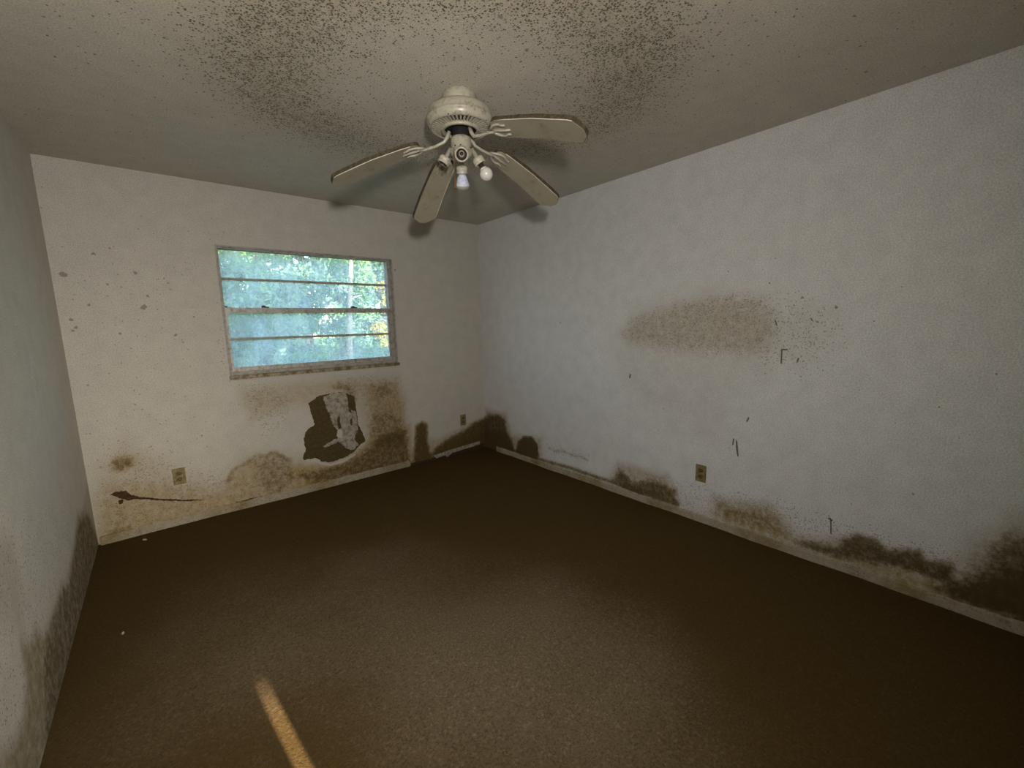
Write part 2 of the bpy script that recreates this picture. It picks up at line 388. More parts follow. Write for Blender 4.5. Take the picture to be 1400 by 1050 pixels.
def back_extra(C, P):
    # damp tide line all along the foot of the wall
    C[:, 0] = 1-(1-C[:, 0])*(1-0.45*np.clip(1-P[:, 1]/0.16, 0, 1)**1.2)
wb = wall_grid('wall_back', axis(-W, 0, .011, (WX0, WX1)), axis(0, H, .011, (WZ0, WZ1)), lambda u, v, d: (u, d, v), 0.16,
          'back_wall_paint', bk, lambda p: (on_back(p).x, on_back(p).z), (WX0, WX1, WZ0, WZ1), back_extra)
rt = [
 (G_, .80, .02, [(645,616),(645,596),(668,588),(690,592),(708,626)]),
 (G_, .74, .030, [(645,616),(645,580),(668,566),(682,566),(690,572),(694,590),(700,600),(708,626)]),
 (R_, .7, .05, [(663,612),(664,560),(692,566),(700,595),(740,600),(740,632)]),
 (G_, .88, .020, [(704,622),(708,603),(716,596),(727,597),(735,606),(737,622),(734,632)]),
 (G_, .46, .016, [(750,612),(758,617),(770,617),(784,623),(792,624),(803,629)], .008),
 (B_, .6, .03, [(748,604),(805,622),(805,634),(748,620)]),
 (G_, .60, .016, [(737,628),(780,640),(826,656),(868,670),(926,690)], .020),
 (G_, .66, .030, [(838,656),(846,638),(856,646),(866,658),(890,654),(910,660),(925,670),(926,688),(895,682),(860,672)]),
 (R_, .6, .05, [(830,660),(845,632),(915,650),(930,690),(860,676)]),
 (R_, .85, .06, [(975,706),(978,680),(1000,686),(1050,690),(1068,708),(1090,738),(1050,738),(1000,720)]),
 (G_, .36, .03, [(978,704),(980,686),(990,688),(1010,696),(1048,694),(1060,708),(1066,728),(1030,722),(1000,712)]),
 (G_, .70, .022, [(1085,742),(1100,738),(1142,746),(1152,735),(1172,730),(1198,737),(1214,750),(1258,752),(1266,766),(1302,768),(1306,780),(1300,800),(1240,780),(1165,768),(1110,754)]),
 (R_, .7, .05, [(1060,735),(1150,735),(1260,760),(1310,790),(1400,800),(1400,860),(1200,796)]),
 (G_, .80, .03, [(1285,806),(1330,796),(1400,778),(1450,770),(1450,872),(1380,842),(1310,822)]),
 (G_, .60, .045, [(1272,800),(1318,792),(1334,770),(1350,742),(1376,728),(1400,718),(1450,706),(1450,872),(1380,842),(1310,822)]),
 (R_, .55, .07, [(1180,770),(1300,770),(1335,740),(1400,700),(1470,690),(1470,890),(1390,855)]),
 (R_, .40, .07, [(848,455),(872,432),(920,418),(950,408),(1000,405),(1035,410),(1056,430),(1060,452),(1050,476),(1025,484),(1000,478),(950,480),(900,474),(860,470)]),
 (R_, .16, .15, [(840,470),(870,420),(960,400),(1060,410),(1130,430),(1120,470),(1060,500),(1000,540),(980,600),(880,560),(850,520)]),
 (G_, .34, .012, [(882,457),(892,459)], .012), (G_, .30, .014, [(930,470),(948,474),(962,474)], .010),
 (G_, .36, .014, [(992,472),(1012,475)], .012), (G_, .34, .012, [(1032,480),(1050,480)], .012),
 (B_, .55, .05, [(848,455),(872,435),(920,420),(1000,406),(1040,412),(1060,440),(1056,476),(1000,480),(900,476)]),
 (B_, .30, .10, [(1040,410),(1120,420),(1140,460),(1100,500),(1040,500)]),
 (B_, .45, .06, [(840,650),(930,660),(1070,690),(1220,735),(1310,760),(1310,800),(1070,740),(860,676)]),
]
def right_extra(C, P):
    C[:, 0] = 1-(1-C[:, 0])*(1-0.40*np.clip(1-P[:, 1]/0.14, 0, 1)**1.2)
    pass
wr = wall_grid('wall_right', axis(YF, 0, .011), axis(0, H, .012), lambda u, v, d: (d, u, v), 0.12,
          'right_wall_paint', rt, lambda p: (on_right(p).y, on_right(p).z), None, right_extra)
lf = [
 (R_, .80, .04, [(138,746),(120,700),(106,704),(102,735),(92,795),(84,800),(74,832),(60,868),(48,860),(40,884),(28,878),(36,930),(32,985),(15,1020),(-30,1035),(-60,1200),(40,1200),(56,1046)]),
 (G_, .50, .025, [(136,746),(120,704),(108,708),(104,735),(94,800),(86,800),(76,834),(64,868),(58,900),(62,960),(60,1046)]),
 (R_, .30, .06, [(-20,740),(12,736),(30,800),(30,860),(40,884),(20,860),(-20,840)]),
 (R_, .35, .03, [(150,760),(128,690),(124,640),(112,700),(100,760)]),
 (B_, .12, .06, [(136,746),(110,690),(0,720),(-20,1000),(56,1046)]),
]
wl = wall_grid('wall_left', axis(YF, 0, .012), axis(0, H, .012), lambda u, v, d: (-W-d, u, v), 0.12,
          'left_wall_paint', lf, lambda p: (on_left(p).y, on_left(p).z))
# ceiling with the ring of mould thrown round the fan
FC = Vector((-1.57, -2.05))
def ceil_extra(C, P):
    dx, dy = P[:, 0]-FC.x, P[:, 1]-FC.y; r = np.hypot(dx, dy); a = np.degrees(np.arctan2(dy, dx))
    ang = np.interp(a, [-180,-150,-120,-90,-60,-40,-20,0,30,60,85,100,120,145,165,180], [1,1,.95,.95,.95,.75,.5,.35,.3,.3,.35,.5,.75,1,1,1])
    rc = np.interp(a, [-180,-140,-100,-60,-30,0,60,100,140,180], [.74,.72,.72,.78,.76,.72,.75,.80,.84,.74])
    band = np.exp(-((r-rc)/np.where(r < rc, .20, .17))**2)
    C[:, 2] = np.clip(1.7*band*ang + 0.06*np.exp(-(r/1.1)**4)+0.010, 0, 1)
    C[:, 0] = np.clip(0.50*np.exp(-((r-rc)/.26)**2)*(0.3+.7*ang), 0, 1)
    C[:, 1] = 0.16*band*ang
ce = wall_grid('ceiling', axis(-W-.12, .12, .02), axis(YF-.1, .16, .02), lambda u, v, d: (u, v, H+d), 0.12,
          'ceiling_popcorn', [], None, None, ceil_extra)
# carpet: gently uneven surface
us = axis(-W-.12, .12, .04); vs2 = axis(YF-.1, .16, .04)
vv = []; ff = []
for v in vs2:
    for u in us:
        vv.append((u, v, 0.004*math.sin(u*4.1+1.3*math.sin(v*3))*math.sin(v*3.7+.6)-0.004))
for j in range(len(vs2)-1):
    for i in range(len(us)-1):
        k = j*len(us)+i; ff.append((k, k+1, k+len(us)+1, k+len(us)))
k = len(vv); vv += [(us[0], vs2[0], -.12), (us[-1], vs2[0], -.12), (us[-1], vs2[-1], -.12), (us[0], vs2[-1], -.12)]; ff.append((k+3, k+2, k+1, k))
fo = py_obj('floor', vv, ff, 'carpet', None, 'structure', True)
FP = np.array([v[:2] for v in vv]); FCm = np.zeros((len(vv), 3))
paint(FCm, FP, [(R_, .50, .55, [(300,780),(560,725),(800,780),(960,880),(1010,1050),(150,1050),(170,880)]), (R_, .62, .30, [(560,850),(760,800),(900,880),(900,1050),(560,1050)])], lambda q: on_floor(q)[:2])  # carpet paler over the near middle, darker and browner around it
at_ = fo.data.color_attributes.new('pale_mask', 'FLOAT_COLOR', 'POINT'); bf = np.ones((len(vv), 4), np.float32); bf[:, :3] = FCm; at_.data.foreach_set('color', bf.ravel())

# front wall behind the camera; door, pane and gap invented for the light
DX0, DX1, DH = -3.15, -2.36, 2.03
boxes('wall_front', [((-W-.12, YF, 0), (DX0, YF-.12, H)), ((DX1, YF, 0), (.12, YF-.12, H)), ((DX0, YF, DH), (DX1, YF-.12, H))], 'plain_wall', None, 'structure')
dr = bpy.data.objects.new('invented_door', None); COL.objects.link(dr); dr['kind'] = 'structure'; dr.location = (DX0, YF-.06, 0)
lx = -2.805-DX0
boxes('invented_leaf', [((0.002, -.02, .01), (lx-.07, .02, 2.01)), ((lx+.07, -.02, .01), (.74, .02, 2.01)),
                    ((lx-.07, -.02, .01), (lx+.07, .02, 1.53)), ((lx-.07, -.02, 1.67), (lx+.07, .02, 2.01))], 'door_paint', dr)
boxes('invented_pane', [((lx-.07, -.004, 1.53), (lx+.07, .004, 1.67))], 'dirty_glass', dr)
bm = bmesh.new(); lathe(bm, [(0,.06),(.02,.06),(.028,.045),(.02,.03),(.012,.02),(.012,0),(.03,0),(.03,-.004)], 20, Matrix.Translation((.68, .02, .95)) @ Matrix.Rotation(-math.pi/2, 4, 'X'))
bm_obj('door_knob', bm, 'brass_dirty', dr, smooth_=True)

# hall, house front and roof: unseen, added to pass and block the low sun
boxes('added_hall_left', [((-3.32, YF-.12, 0), (-3.20, -10, H))], 'plain_wall', None, 'structure')
boxes('added_hall_right', [((-1.20, YF-.12, 0), (-1.08, -10, H))], 'plain_wall', None, 'structure')
boxes('added_hall_floor', [((-3.32, YF-.101, -.12), (-1.08, -10.12, -.005))], 'hall_floor', None, 'structure')
boxes('added_house_front', [((-8, -10, -.3), (-2.35, -10.12, 2.56)), ((-1.40, -10, -.3), (1.9, -10.12, 2.56)), ((-2.35, -10, 2.03), (-1.40, -10.12, 2.56)), ((-2.35, -10, -.3), (-1.40, -10.12, 0))], 'plain_wall', None, 'structure')
boxes('added_house_back', [((-8, 0.02, -.3), (-W, .16, 2.56)), ((.0, 0.02, -.3), (1.9, .16, 2.56)), ((-W, .02, -.3), (0, .16, -.12))], 'plain_wall', None, 'structure')
boxes('wall_house_left', [((-8, -10, -.3), (-7.88, .02, 2.56))], 'plain_wall', None, 'structure')
boxes('added_house_right', [((1.78, -10, -.3), (1.9, .02, 2.56))], 'plain_wall', None, 'structure')
py_obj('added_roof', [(-8.4,-10.6,2.57),(2.1,-10.6,2.57),(2.1,.55,2.57),(-8.4,.55,2.57),(-8.4,-5,6.0),(2.1,-5,6.0)],
       [(0,1,2,3),(0,4,5,1),(2,5,4,3),(0,3,4),(1,5,2)], 'roof_shingle', None, 'structure')
py_obj('ground', [(-60,-40,-.32),(60,-40,-.32),(60,70,-.32),(-60,70,-.32)], [(0,1,2,3)], 'lawn', None, 'structure')

# ---------------------------------------------------------------- baseboards
def baseboard(name, pts, to3, hgt, thick, seed):
    """pts along the wall; ragged top edge and slightly wavy foot"""
    r = random.Random(seed); v = []; f = []; C = []
    for i, u in enumerate(pts):
        hh = hgt + r.uniform(-.004, .004); t = thick + .002*math.sin(i*.7)
        v += [to3(u, t, -.02), to3(u, t, hh-.006), to3(u, t-.004, hh), to3(u, -.002, hh), to3(u, -.002, -.02)]
        w = 0.40+.40*max(0, math.sin(i*.37+seed)+.3*math.sin(i*1.3)); C += [(w, 0.10 if r.random() < .8 else .3, .35)]*5
    for i in range(len(pts)-1):
        for k in range(5): f.append((i*5+k, i*5+(k+1) % 5, i*5+5+(k+1) % 5, i*5+5+k))
    n = len(pts)-1; f += [(0,1,2,3,4), (n*5+4, n*5+3, n*5+2, n*5+1, n*5)]
    o = py_obj(name, v, f, 'baseboard_paint', None, 'structure'); set_stain(o.data, np.array(C)); return o
xs_break = on_back((562, 634)).x
baseboard('baseboard_back', np.arange(-W+.012, xs_break, .04), lambda u, t, z: (u, -t, z), .055, .011, 1)
baseboard('baseboard_right', np.arange(-.22, YF+.01, -.04), lambda u, t, z: (-t, u, z), .050, .011, 2)

# ---------------------------------------------------------------- window
win = bpy.data.objects.new('window_1', None); COL.objects.link(win); win['kind'] = 'structure'; win.location = (WX0, 0, WZ0)
win['label'] = 'aluminium single hung window with four wide hazy panes'
ww, wh = WX1-WX0, WZ1-WZ0
Y0, Y1 = .030, .095                                             # frame depth range
t = .012
boxes('window_frame', [((0, Y0-.012, 0), (t, Y1, wh)), ((ww-t-.022, Y0-.012, 0), (ww, Y1, wh)), ((t, Y0-.012, wh-t), (ww-t-.022, Y1, wh)), ((t, Y0-.012, 0), (ww-t-.022, Y1, .030))], 'aluminium_grimy', win, bevel=.002)
zm0, zm1 = 1.522-WZ0, 1.562-WZ0                                 # meeting rail
gx0, gx1 = t, ww-t-.022
us_ = bpy.data.objects.new('upper_sash', None); COL.objects.link(us_); us_.parent = win
ls_ = bpy.data.objects.new('lower_sash', None); COL.objects.link(ls_); ls_.parent = win
um0, um1 = 1.770-WZ0, 1.786-WZ0
boxes('muntin', [((gx0, .066, um0), (gx1, .090, um1))], 'aluminium_grimy', us_)
boxes('rail', [((gx0, .068, zm0+.004), (gx1, .094, zm1-.008))], 'aluminium', us_)
boxes('pane', [((gx0, .076, um1), (gx1, .080, wh-t))], 'dirty_glass', us_)
boxes('pane', [((gx0, .076, zm1-.008), (gx1, .080, um0))], 'dirty_glass', us_)
lm0, lm1 = 1.316-WZ0, 1.333-WZ0
boxes('rail', [((gx0, .030, zm0), (gx1, .064, zm1))], 'aluminium', ls_, bevel=.002)
boxes('rail', [((gx0, .030, .030), (gx1, .062, .064))], 'aluminium', ls_, bevel=.002)
boxes('stile', [((gx0, .034, .064), (gx0+.016, .062, zm0))], 'aluminium', ls_)
boxes('stile', [((gx1-.014, .034, .064), (gx1, .062, zm0))], 'aluminium_grimy', ls_)
boxes('muntin', [((gx0+.016, .038, lm0), (gx1-.014, .060, lm1))], 'aluminium_grimy', ls_)
boxes('pane', [((gx0+.016, .046, lm1), (gx1-.014, .050, zm0))], 'dirty_glass', ls_)
boxes('pane', [((gx0+.016, .046, .064), (gx1-.014, .050, lm0))], 'dirty_glass', ls_)
for px in (363, 484):
    x = on_back((px, 419), .04).x-WX0
    lt = boxes('latch', [((x-.030, .020, zm1), (x+.022, .050, zm1+.008)), ((x-.030, .012, zm1+.004), (x-.004, .034, zm1+.016))], 'latch_black', win, bevel=.001)
boxes('latch', [((gx0-.004, .022, zm1), (gx0+.020, .05, zm1+.010))], 'latch_black', win)
boxes('casing', [((-.008, -.005, .0), (0.003, Y0, wh+.008)), ((ww-.003, -.005, 0), (ww+.012, Y0, wh+.008)), ((.003, -.005, wh-.003), (ww-.003, Y0, wh+.009))], 'aluminium_grimy', win, bevel=.002)
sl = boxes('window_sill', [((-.012, -.026, -.024), (ww+.022, Y1, .004))], 'sill_stone', win, bevel=.004)

# ---------------------------------------------------------------- torn paper, cracks and marks on the walls
def flat_patch(name, pts, conv, nrm, m, parent, off, thick=0.0008, curl=None, jag=0.0, seed=0):
    r = random.Random(seed)
    P3 = []
    n = len(pts)
    for i in range(n):                                       # subdivide with jagged edges
        a = Vector(conv(pts[i])); b = Vector(conv(pts[(i+1) % n])); k = max(1, int((b-a).length/.010)) if jag else 1
        for s in range(k):
            q = a.lerp(b, s/k)
            if jag: q = q + Vector([0 if abs(nrm[c]) > .5 else r.uniform(-jag, jag) for c in range(3)])
            P3.append(q)
    bm = bmesh.new(); nv = Vector(nrm)
    top = [bm.verts.new(p+nv*(off+(curl(p) if curl else 0))) for p in P3]; bot = [bm.verts.new(p+nv*.0001) for p in P3]
    from mathutils.geometry import tessellate_polygon
    fl = [Vector((p.x if abs(nrm[0]) < .5 else p.y, p.z, 0)) for p in P3]
    for tri in tessellate_polygon([fl]):
        if len(set(tri)) == 3: bm.faces.new([top[i] for i in tri])
    for i in range(len(P3)):
        j = (i+1) % len(P3); bm.faces.new((top[i], bot[i], bot[j], top[j]))
    return bm_obj(name, bm, m, parent)
NB = (0, -1, 0); NR = (-1, 0, 0)
flat_patch('bare_patch', [(422,551),(436,541),(450,538),(470,536),(484,542),(487,560),(490,580),(496,592),(500,603),(490,610),(484,618),(470,626),(452,632),(440,631),(432,626),(416,629),(414,624),(418,615),(415,602),(418,590),(430,580),(425,565),(423,556)],
           on_back, NB, 'bare_board', wb, .0015, jag=.0042, seed=1)
flat_patch('torn_paper', [(441,543),(455,537),(472,536),(475,545),(476,562),(482,566),(478,578),(488,590),(484,600),(490,607),(483,616),(474,613),(468,607),(462,604),(444,612),(442,610),(455,602),(466,597),(462,590),(455,580),(450,566),(445,556)],
           on_back, NB, 'torn_paper', wb, .003, jag=.006, seed=2)
flat_patch('torn_paper', [(461,590),(465,586),(468,590),(468,598),(463,599),(460,596)], on_back, NB, 'paper_edge', wb, .005, jag=.001, seed=3)
flat_patch('torn_paper', [(480,560),(486,563),(488,574),(489,588),(484,592),(481,582),(482,572)], on_back, NB, 'torn_paper', wb, .004, jag=.003, seed=4)
flat_patch('bare_patch', [(461,572),(464,568),(465,578),(467,585),(463,587),(461,580)], on_back, NB, 'bare_board', wb, .0045, jag=.002, seed=5)
flat_patch('torn_edge', [(414,630),(432,627),(440,632),(452,634),(470,628),(486,620),(486,622),(470,632),(452,637),(438,635),(430,631)], on_back, NB, 'paper_edge', wb, .002, jag=.002, seed=6)
flat_patch('crack', [(150,676),(158,672),(172,671),(178,676),(190,679),(220,682),(250,683),(280,683),(280,684),(250,685),(215,684),(188,682),(176,684),(165,682),(156,678)], on_back, NB, 'crack_dark', wb, .002, jag=.003, seed=7)
flat_patch('crack', [(162,685),(168,682),(168,688),(164,690)], on_back, NB, 'crack_dark', wb, .002, jag=.003, seed=8)
flat_patch('torn_edge', [(322,687),(340,682),(366,677),(368,681),(350,686),(334,690)], on_back, NB, 'bare_board', wb, .002, jag=.004, seed=9)
# the board foot broken away towards the corner: dark gap and a curled strip of paper
flat_patch('bare_patch', [(560,640),(562,633),(585,628),(606,622),(616,619),(640,612),(655,608),(661,606),(662,614),(640,617),(610,628),(590,632)], on_back, NB, 'chip_dark', wb, .0008, jag=.003, seed=10)
flat_patch('torn_paper', [(592,623),(612,616),(645,606),(656,603),(655,607),(640,612),(617,619),(611,625),(608,622),(596,626)], on_back, NB, 'torn_paper', wb, .012, jag=.003, seed=11)
for q in ([(1006,601),(1008,603),(1009,612),(1010,624),(1008,624),(1006,612)], [(1002,599),(1004,600),(1003,608),(1001,609)], [(1023,570),(1025,571),(1022,577),(1020,576)],
          [(1135,707),(1137,710),(1137,730),(1135,730)], [(1132,707),(1139,711),(1137,713),(1132,709)], [(1068,477),(1077,477),(1077,479),(1070,479),(1069,497),(1067,497)], [(1091,489),(1093,490),(1091,495),(1089,494)],
          [(861,511),(863,512),(862,517),(860,517)], [(1059,437),(1061,438),(1063,445),(1061,445)], [(1109,434),(1112,439),(1110,439),(1108,436)]):
    flat_patch('scuff_mark', q, on_right, NR, 'scuff', wr, .0006)
rs = random.Random(3)
def spots(name, wall, lst, conv, nrm, m):
    bm = bmesh.new(); nv = Vector(nrm)
    for (px, py, rad) in lst:
        c = Vector(conv((px, py))); k = 9
        vs_ = []
        for i in range(k):
            rr = rad*rs.uniform(.5, 1.25); a = 2*math.pi*i/k
            d = Vector((math.cos(a)*rr, 0, math.sin(a)*rr)) if abs(nrm[1]) > .5 else Vector((0, math.cos(a)*rr, math.sin(a)*rr))
            vs_.append(bm.verts.new(c+d+nv*.0007))
        bm.faces.new(vs_)
    o = bm_obj(name, bm, m, wall); o['kind'] = 'stuff'; return o
sp = [(86,375,.018),(197,420,.020),(185,373,.012),(240,458,.011),(97,437,.012),(104,448,.012),(100,452,.009),(121,417,.009),(202,405,.010),(128,347,.012),(164,456,.008),(265,433,.008),(147,389,.007),(230,387,.006),(540,369,.010),(527,400,.006)]
sp += [(rs.uniform(90, 290), rs.uniform(330, 640), rs.uniform(.003, .0065)) for _ in range(22)]
sp += [(rs.uniform(560, 640), rs.uniform(380, 560), rs.uniform(.003, .0045)) for _ in range(10)]
spots('mould_spots', wb, sp, on_back, NB, 'mould_black')
sr = [(rs.uniform(700, 1380), rs.uniform(340, 700), rs.uniform(.002, .0048)) for _ in range(45)] + [(766,441,.008),(1143,420,.008),(1097,407,.008),(1118,440,.008),(1052,387,.006),(996,371,.005)]
sr = [q for q in sr if on_right(q).z > .15]
spots('mould_spots', wr, sr, on_right, NR, 'mould_black')
sc = [(rs.uniform(20, 1380), rs.uniform(5, 250), rs.uniform(.002, .0045)) for _ in range(60)] + [(1184,98,.010),(1034,28,.006),(685,24,.011),(720,68,.010)]
bm = bmesh.new()
for (px, py, rad) in sc:
    c = hit((px, py), 2, H)
    if not (-W < c.x < 0 and YF < c.y < 0): continue
    bm.faces.new([bm.verts.new((c.x+rad*rs.uniform(.5, 1.2)*math.cos(a*.785), c.y+rad*rs.uniform(.5, 1.2)*math.sin(a*.785), H-.0007)) for a in range(8)])
o = bm_obj('mould_spots', bm, 'mould_black', ce); o['kind'] = 'stuff'

# ---------------------------------------------------------------- electrical outlets
def outlet(label, loc, rz, tilt, openface):
    o = thing('wall_outlet', label, 'outlet', loc, 'stained wall outlets'); o.rotation_euler = (0, tilt, rz)
    bm = bmesh.new(); box(bm, (-.0365, -.006, -.06), (.0365, 0, .06)); bm_obj('cover_plate', bm, 'outlet_plate', o, bevel=.0025)
    for s in (-1, 1):
        bm = bmesh.new(); n = 20
        pr = [(.0165*math.cos(2*math.pi*i/n), max(-.013, min(.013, .0165*math.sin(2*math.pi*i/n)))) for i in range(n)]
        a = [bm.verts.new((x, -.0085, z+s*.0215)) for x, z in pr]; b = [bm.verts.new((x, -.005, z+s*.0215)) for x, z in pr]
        bm.faces.new(a)
        for i in range(n): bm.faces.new((a[i], b[i], b[(i+1) % n], a[(i+1) % n]))
        f = bm_obj('receptacle', bm, 'outlet_face', o)
        boxes('slot', [((-.008, -.009, s*.0215), (-.0055, -.0083, s*.0215+.008)), ((.0055, -.009, s*.0215), (.008, -.0083, s*.0215+.008)), ((-.002, -.009, s*.0215-.009), (.002, -.0083, s*.0215-.005))], 'outlet_slot', f)
    bm = bmesh.new(); lathe(bm, [(0, .0025), (.003, .002), (.0035, 0)], 12, Matrix.Translation((0, -.0055, 0)) @ Matrix.Rotation(math.pi/2, 4, 'X')); bm_obj('screw', bm, 'brass_dirty', o, smooth_=True)
    return o
p = on_back((245, 651)); outlet('brown stained outlet plate on the window wall near the long dark crack', (p.x, -.0005, p.z), 0, 0, True)
p = on_back((633, 574)); outlet('small dark outlet plate on the window wall beside the black mould corner', (p.x, -.0005, p.z), 0, 0, False)
p = on_right((958.5, 647)); outlet('tan outlet plate on the blank wall under the scuff marks', (-.0005, p.y, p.z), -math.pi/2, 0, False)

# ---------------------------------------------------------------- ceiling fan
fan = thing('ceiling_fan', 'dirty cream ceiling fan with four drooping blades and bare bulbs', 'ceiling fan', (FC.x, FC.y, H))
def dz(z): return z-H
bm = bmesh.new(); lathe(bm, [(.072, 0), (.077, -.006), (.077, -.028), (.072, -.050), (.060, -.066), (.030, -.070), (0, -.070)], 40); bm_obj('canopy', bm, 'cream_enamel', fan, smooth_=True)
mh = None
bm = bmesh.new(); lathe(bm, [(0,-.056),(.070,-.056),(.108,-.060),(.132,-.068),(.146,-.082),(.151,-.100),(.152,-.112),(.1545,-.114),(.1545,-.120),(.151,-.122),(.149,-.132),(.143,-.143),(.136,-.148),(.132,-.147),(.132,-.132),(0,-.132)], 64)
mh = bm_obj('motor_housing', bm, 'cream_enamel', fan, smooth_=True)
bm = bmesh.new(); lathe(bm, [(.131,-.1405),(.086,-.1455)], 48); bm_obj('vent_backing', bm, 'dark_cavity', mh)
bm = bmesh.new()
for i in range(44):
    a = 2*math.pi*i/44; ca, sa = math.cos(a), math.sin(a); w0, w1 = .0046, .0034
    q = [(.131*ca-sa*w0, .131*sa+ca*w0, -.146), (.131*ca+sa*w0, .131*sa-ca*w0, -.146), (.085*ca+sa*w1, .085*sa-ca*w1, -.1525), (.085*ca-sa*w1, .085*sa+ca*w1, -.1525)]
    lo = [bm.verts.new(c) for c in q]; hi = [bm.verts.new((c[0], c[1], c[2]+.006)) for c in q]
    bm.faces.new(lo)
    for k in range(4): bm.faces.new((lo[k], hi[k], hi[(k+1) % 4], lo[(k+1) % 4]))
vf = bm_obj('vent_fins', bm, 'cream_enamel', mh); vf['kind'] = 'stuff'
bm = bmesh.new(); lathe(bm, [(.089,-.146),(.090,-.158),(.087,-.162),(.076,-.162),(.074,-.158),(.074,-.140)], 48); bm_obj('hub_ring', bm, 'cream_enamel', fan, smooth_=True)
bm = bmesh.new(); lathe(bm, [(.0735,-.150),(.040,-.150),(.040,-.188),(0,-.188)], 40); bm_obj('flywheel', bm, 'dark_cavity', fan)
for a in (25, 100, 160, 215, 290, 340):
    bm = bmesh.new(); lathe(bm, [(0,-.0035),(.003,-.003),(.004,0)], 10, Matrix.Translation((.140*math.cos(math.radians(a)), .140*math.sin(math.radians(a)), -.142))); bm_obj('screw', bm, 'dark_cavity', mh)
for a in (235, 205, 265):
    bm = bmesh.new(); lathe(bm, [(0,-.004),(.0035,-.003),(.0045,0)], 10, Matrix.Translation((.072*math.cos(math.radians(a)), .072*math.sin(math.radians(a)), -.020))); bm_obj('screw', bm, 'dark_cavity', fan)

# blades: (angle, tip height, pitch, root height), worked out from the photo with a 0.63 m sweep
BL = [(135.5, 2.082, 2, 2.222), (79.0, 2.012, 6, 2.212), (1.5, 2.060, 4, 2.232), (-74.5, 2.120, 16, 2.245)]
def blade_mesh(L, w0, w1, th):
    out = [(0, w0*.30), (.012, w0*.44), (.035, w0*.5), (.09, w0*.5+.003)]
    out += [(L*.5, (w0+w1)*.25+.002), (L-.055, w1*.5), (L-.034, w1*.5-.004), (L-.004, w1*.5-.044), (L, w1*.5-.054)]
    return out+[(x, -y) for x, y in out[::-1]]
for (ang, zt, pitch, zr) in BL:
    r0, rt_ = .195, .63; L = math.hypot(rt_-r0, zr-zt); slope = math.atan2(zt-zr, rt_-r0)
    Mb = Matrix.Translation((0, 0, dz(zr))) @ Matrix.Rotation(math.radians(ang), 4, 'Z') @ Matrix.Translation((r0, 0, 0)) @ Matrix.Rotation(-slope, 4, 'Y') @ Matrix.Rotation(-math.radians(pitch), 4, 'X')
    ol = blade_mesh(L, .112, .138, .012); n = len(ol); th = .013
    def sag(x): return .010*math.sin(math.pi*x/L)
    bl = None
    # laminate underside (and top)
    bm = bmesh.new()
    lo = [bm.verts.new((x, y*.985, sag(x)-th*.5)) for x, y in ol]; hi = [bm.verts.new((x, y*.985, sag(x)+th*.5)) for x, y in ol]
    h = n//2
    for k in range(h-1):
        bm.faces.new((lo[k], lo[k+1], lo[n-2-k], lo[n-1-k])); bm.faces.new((hi[k], hi[k+1], hi[n-2-k], hi[n-1-k]))
    for k in range(n): bm.faces.new((lo[k], hi[k], hi[(k+1) % n], lo[(k+1) % n]))
    bl = bm_obj('blade', bm, 'blade_laminate', fan); bl.matrix_local = Mb
    # swollen dark edge
    bm = bmesh.new(); rr = random.Random(int(ang))
    ring = []
    pts2 = []
    for k in range(n):
        a = Vector(ol[k]); b = Vector(ol[(k+1) % n]); m_ = max(1, int((b-a).length/.02))
        pts2 += [a.lerp(b, s/m_) for s in range(m_)]
    for q in pts2:
        e = 1+rr.uniform(0, .012); x, y = q.x, q.y*1.0
        ring.append([bm.verts.new((x, y*.98, sag(x)-th*.5+.0015)), bm.verts.new((x*1.0+.002*(x > L*.9), y*e*1.02, sag(x)-th*.40+rr.uniform(-.001, .001))), bm.verts.new((x+.002*(x > L*.9), y*e*1.02, sag(x)+th*.5+.004+rr.uniform(0, .003))), bm.verts.new((x, y*.97, sag(x)+th*.5+.003))])
    for k in range(len(ring)):
        a, b = ring[k], ring[(k+1) % len(ring)]
        for s in range(3): bm.faces.new((a[s], b[s], b[s+1], a[s+1]))
    bm_obj('blade_edge', bm, 'blade_edge', bl)
    # pale chipped line where the laminate meets the near edge
    side = 1 if ang > 100 else -1
    bm = bmesh.new(); tube(bm, [(x, side*y*1.0, sag(x)-th*.5+.0005) for x, y in ol[2:h-2]], .0022, 6); bm_obj('edge_trim', bm, 'blade_trim', bl, smooth_=True)
    # cast iron arm: from the flywheel down to a three fingered scroll under the blade
    a = math.radians(ang); ca, sa = math.cos(a), math.sin(a)
    def P(r, s, z): return (r*ca-s*sa, r*sa+s*ca, z)
    zr_ = dz(zr)
    bm = bmesh.new()
    tube(bm, [P(.054, 0, -.156), P(.064, 0, -.180), P(.080, 0, -.200), P(.12, 0, (zr_-.206)/2-.004), P(.165, 0, zr_-.010), P(.20, 0, zr_-.014)], [.0095, .009, .0075, .0065, .007, .005], 10)
    arm = bm_obj('blade_arm', bm, 'cream_iron', fan, smooth_=True)
    MbI = Mb
    for s in (-1, 0, 1):
        bm = bmesh.new()
        if s: pp = [(-.02, 0), (-.004, s*.016), (.020, s*.034), (.045, s*.038), (.062, s*.028), (.075, s*.030)]
        else: pp = [(-.02, 0), (.02, 0), (.05, .002), (.088, 0)]
        tube(bm, [MbI @ Vector((x, y, sag(max(x, 0))-th*.5-.004)) for x, y in pp], [.006, .0065, .0055, .005, .005, .004][:len(pp)], 8)
        bm_obj('scroll_finger', bm, 'cream_iron', arm, smooth_=True)
    for (x, y) in ((.075, .030), (.075, -.030), (.088, 0)):
        bm = bmesh.new(); lathe(bm, [(0, -.003), (.004, -.002), (.005, .001)], 10, MbI @ Matrix.Translation((x, y, sag(x)-th*.5-.006))); bm_obj('screw', bm, 'cream_iron', arm, smooth_=True)

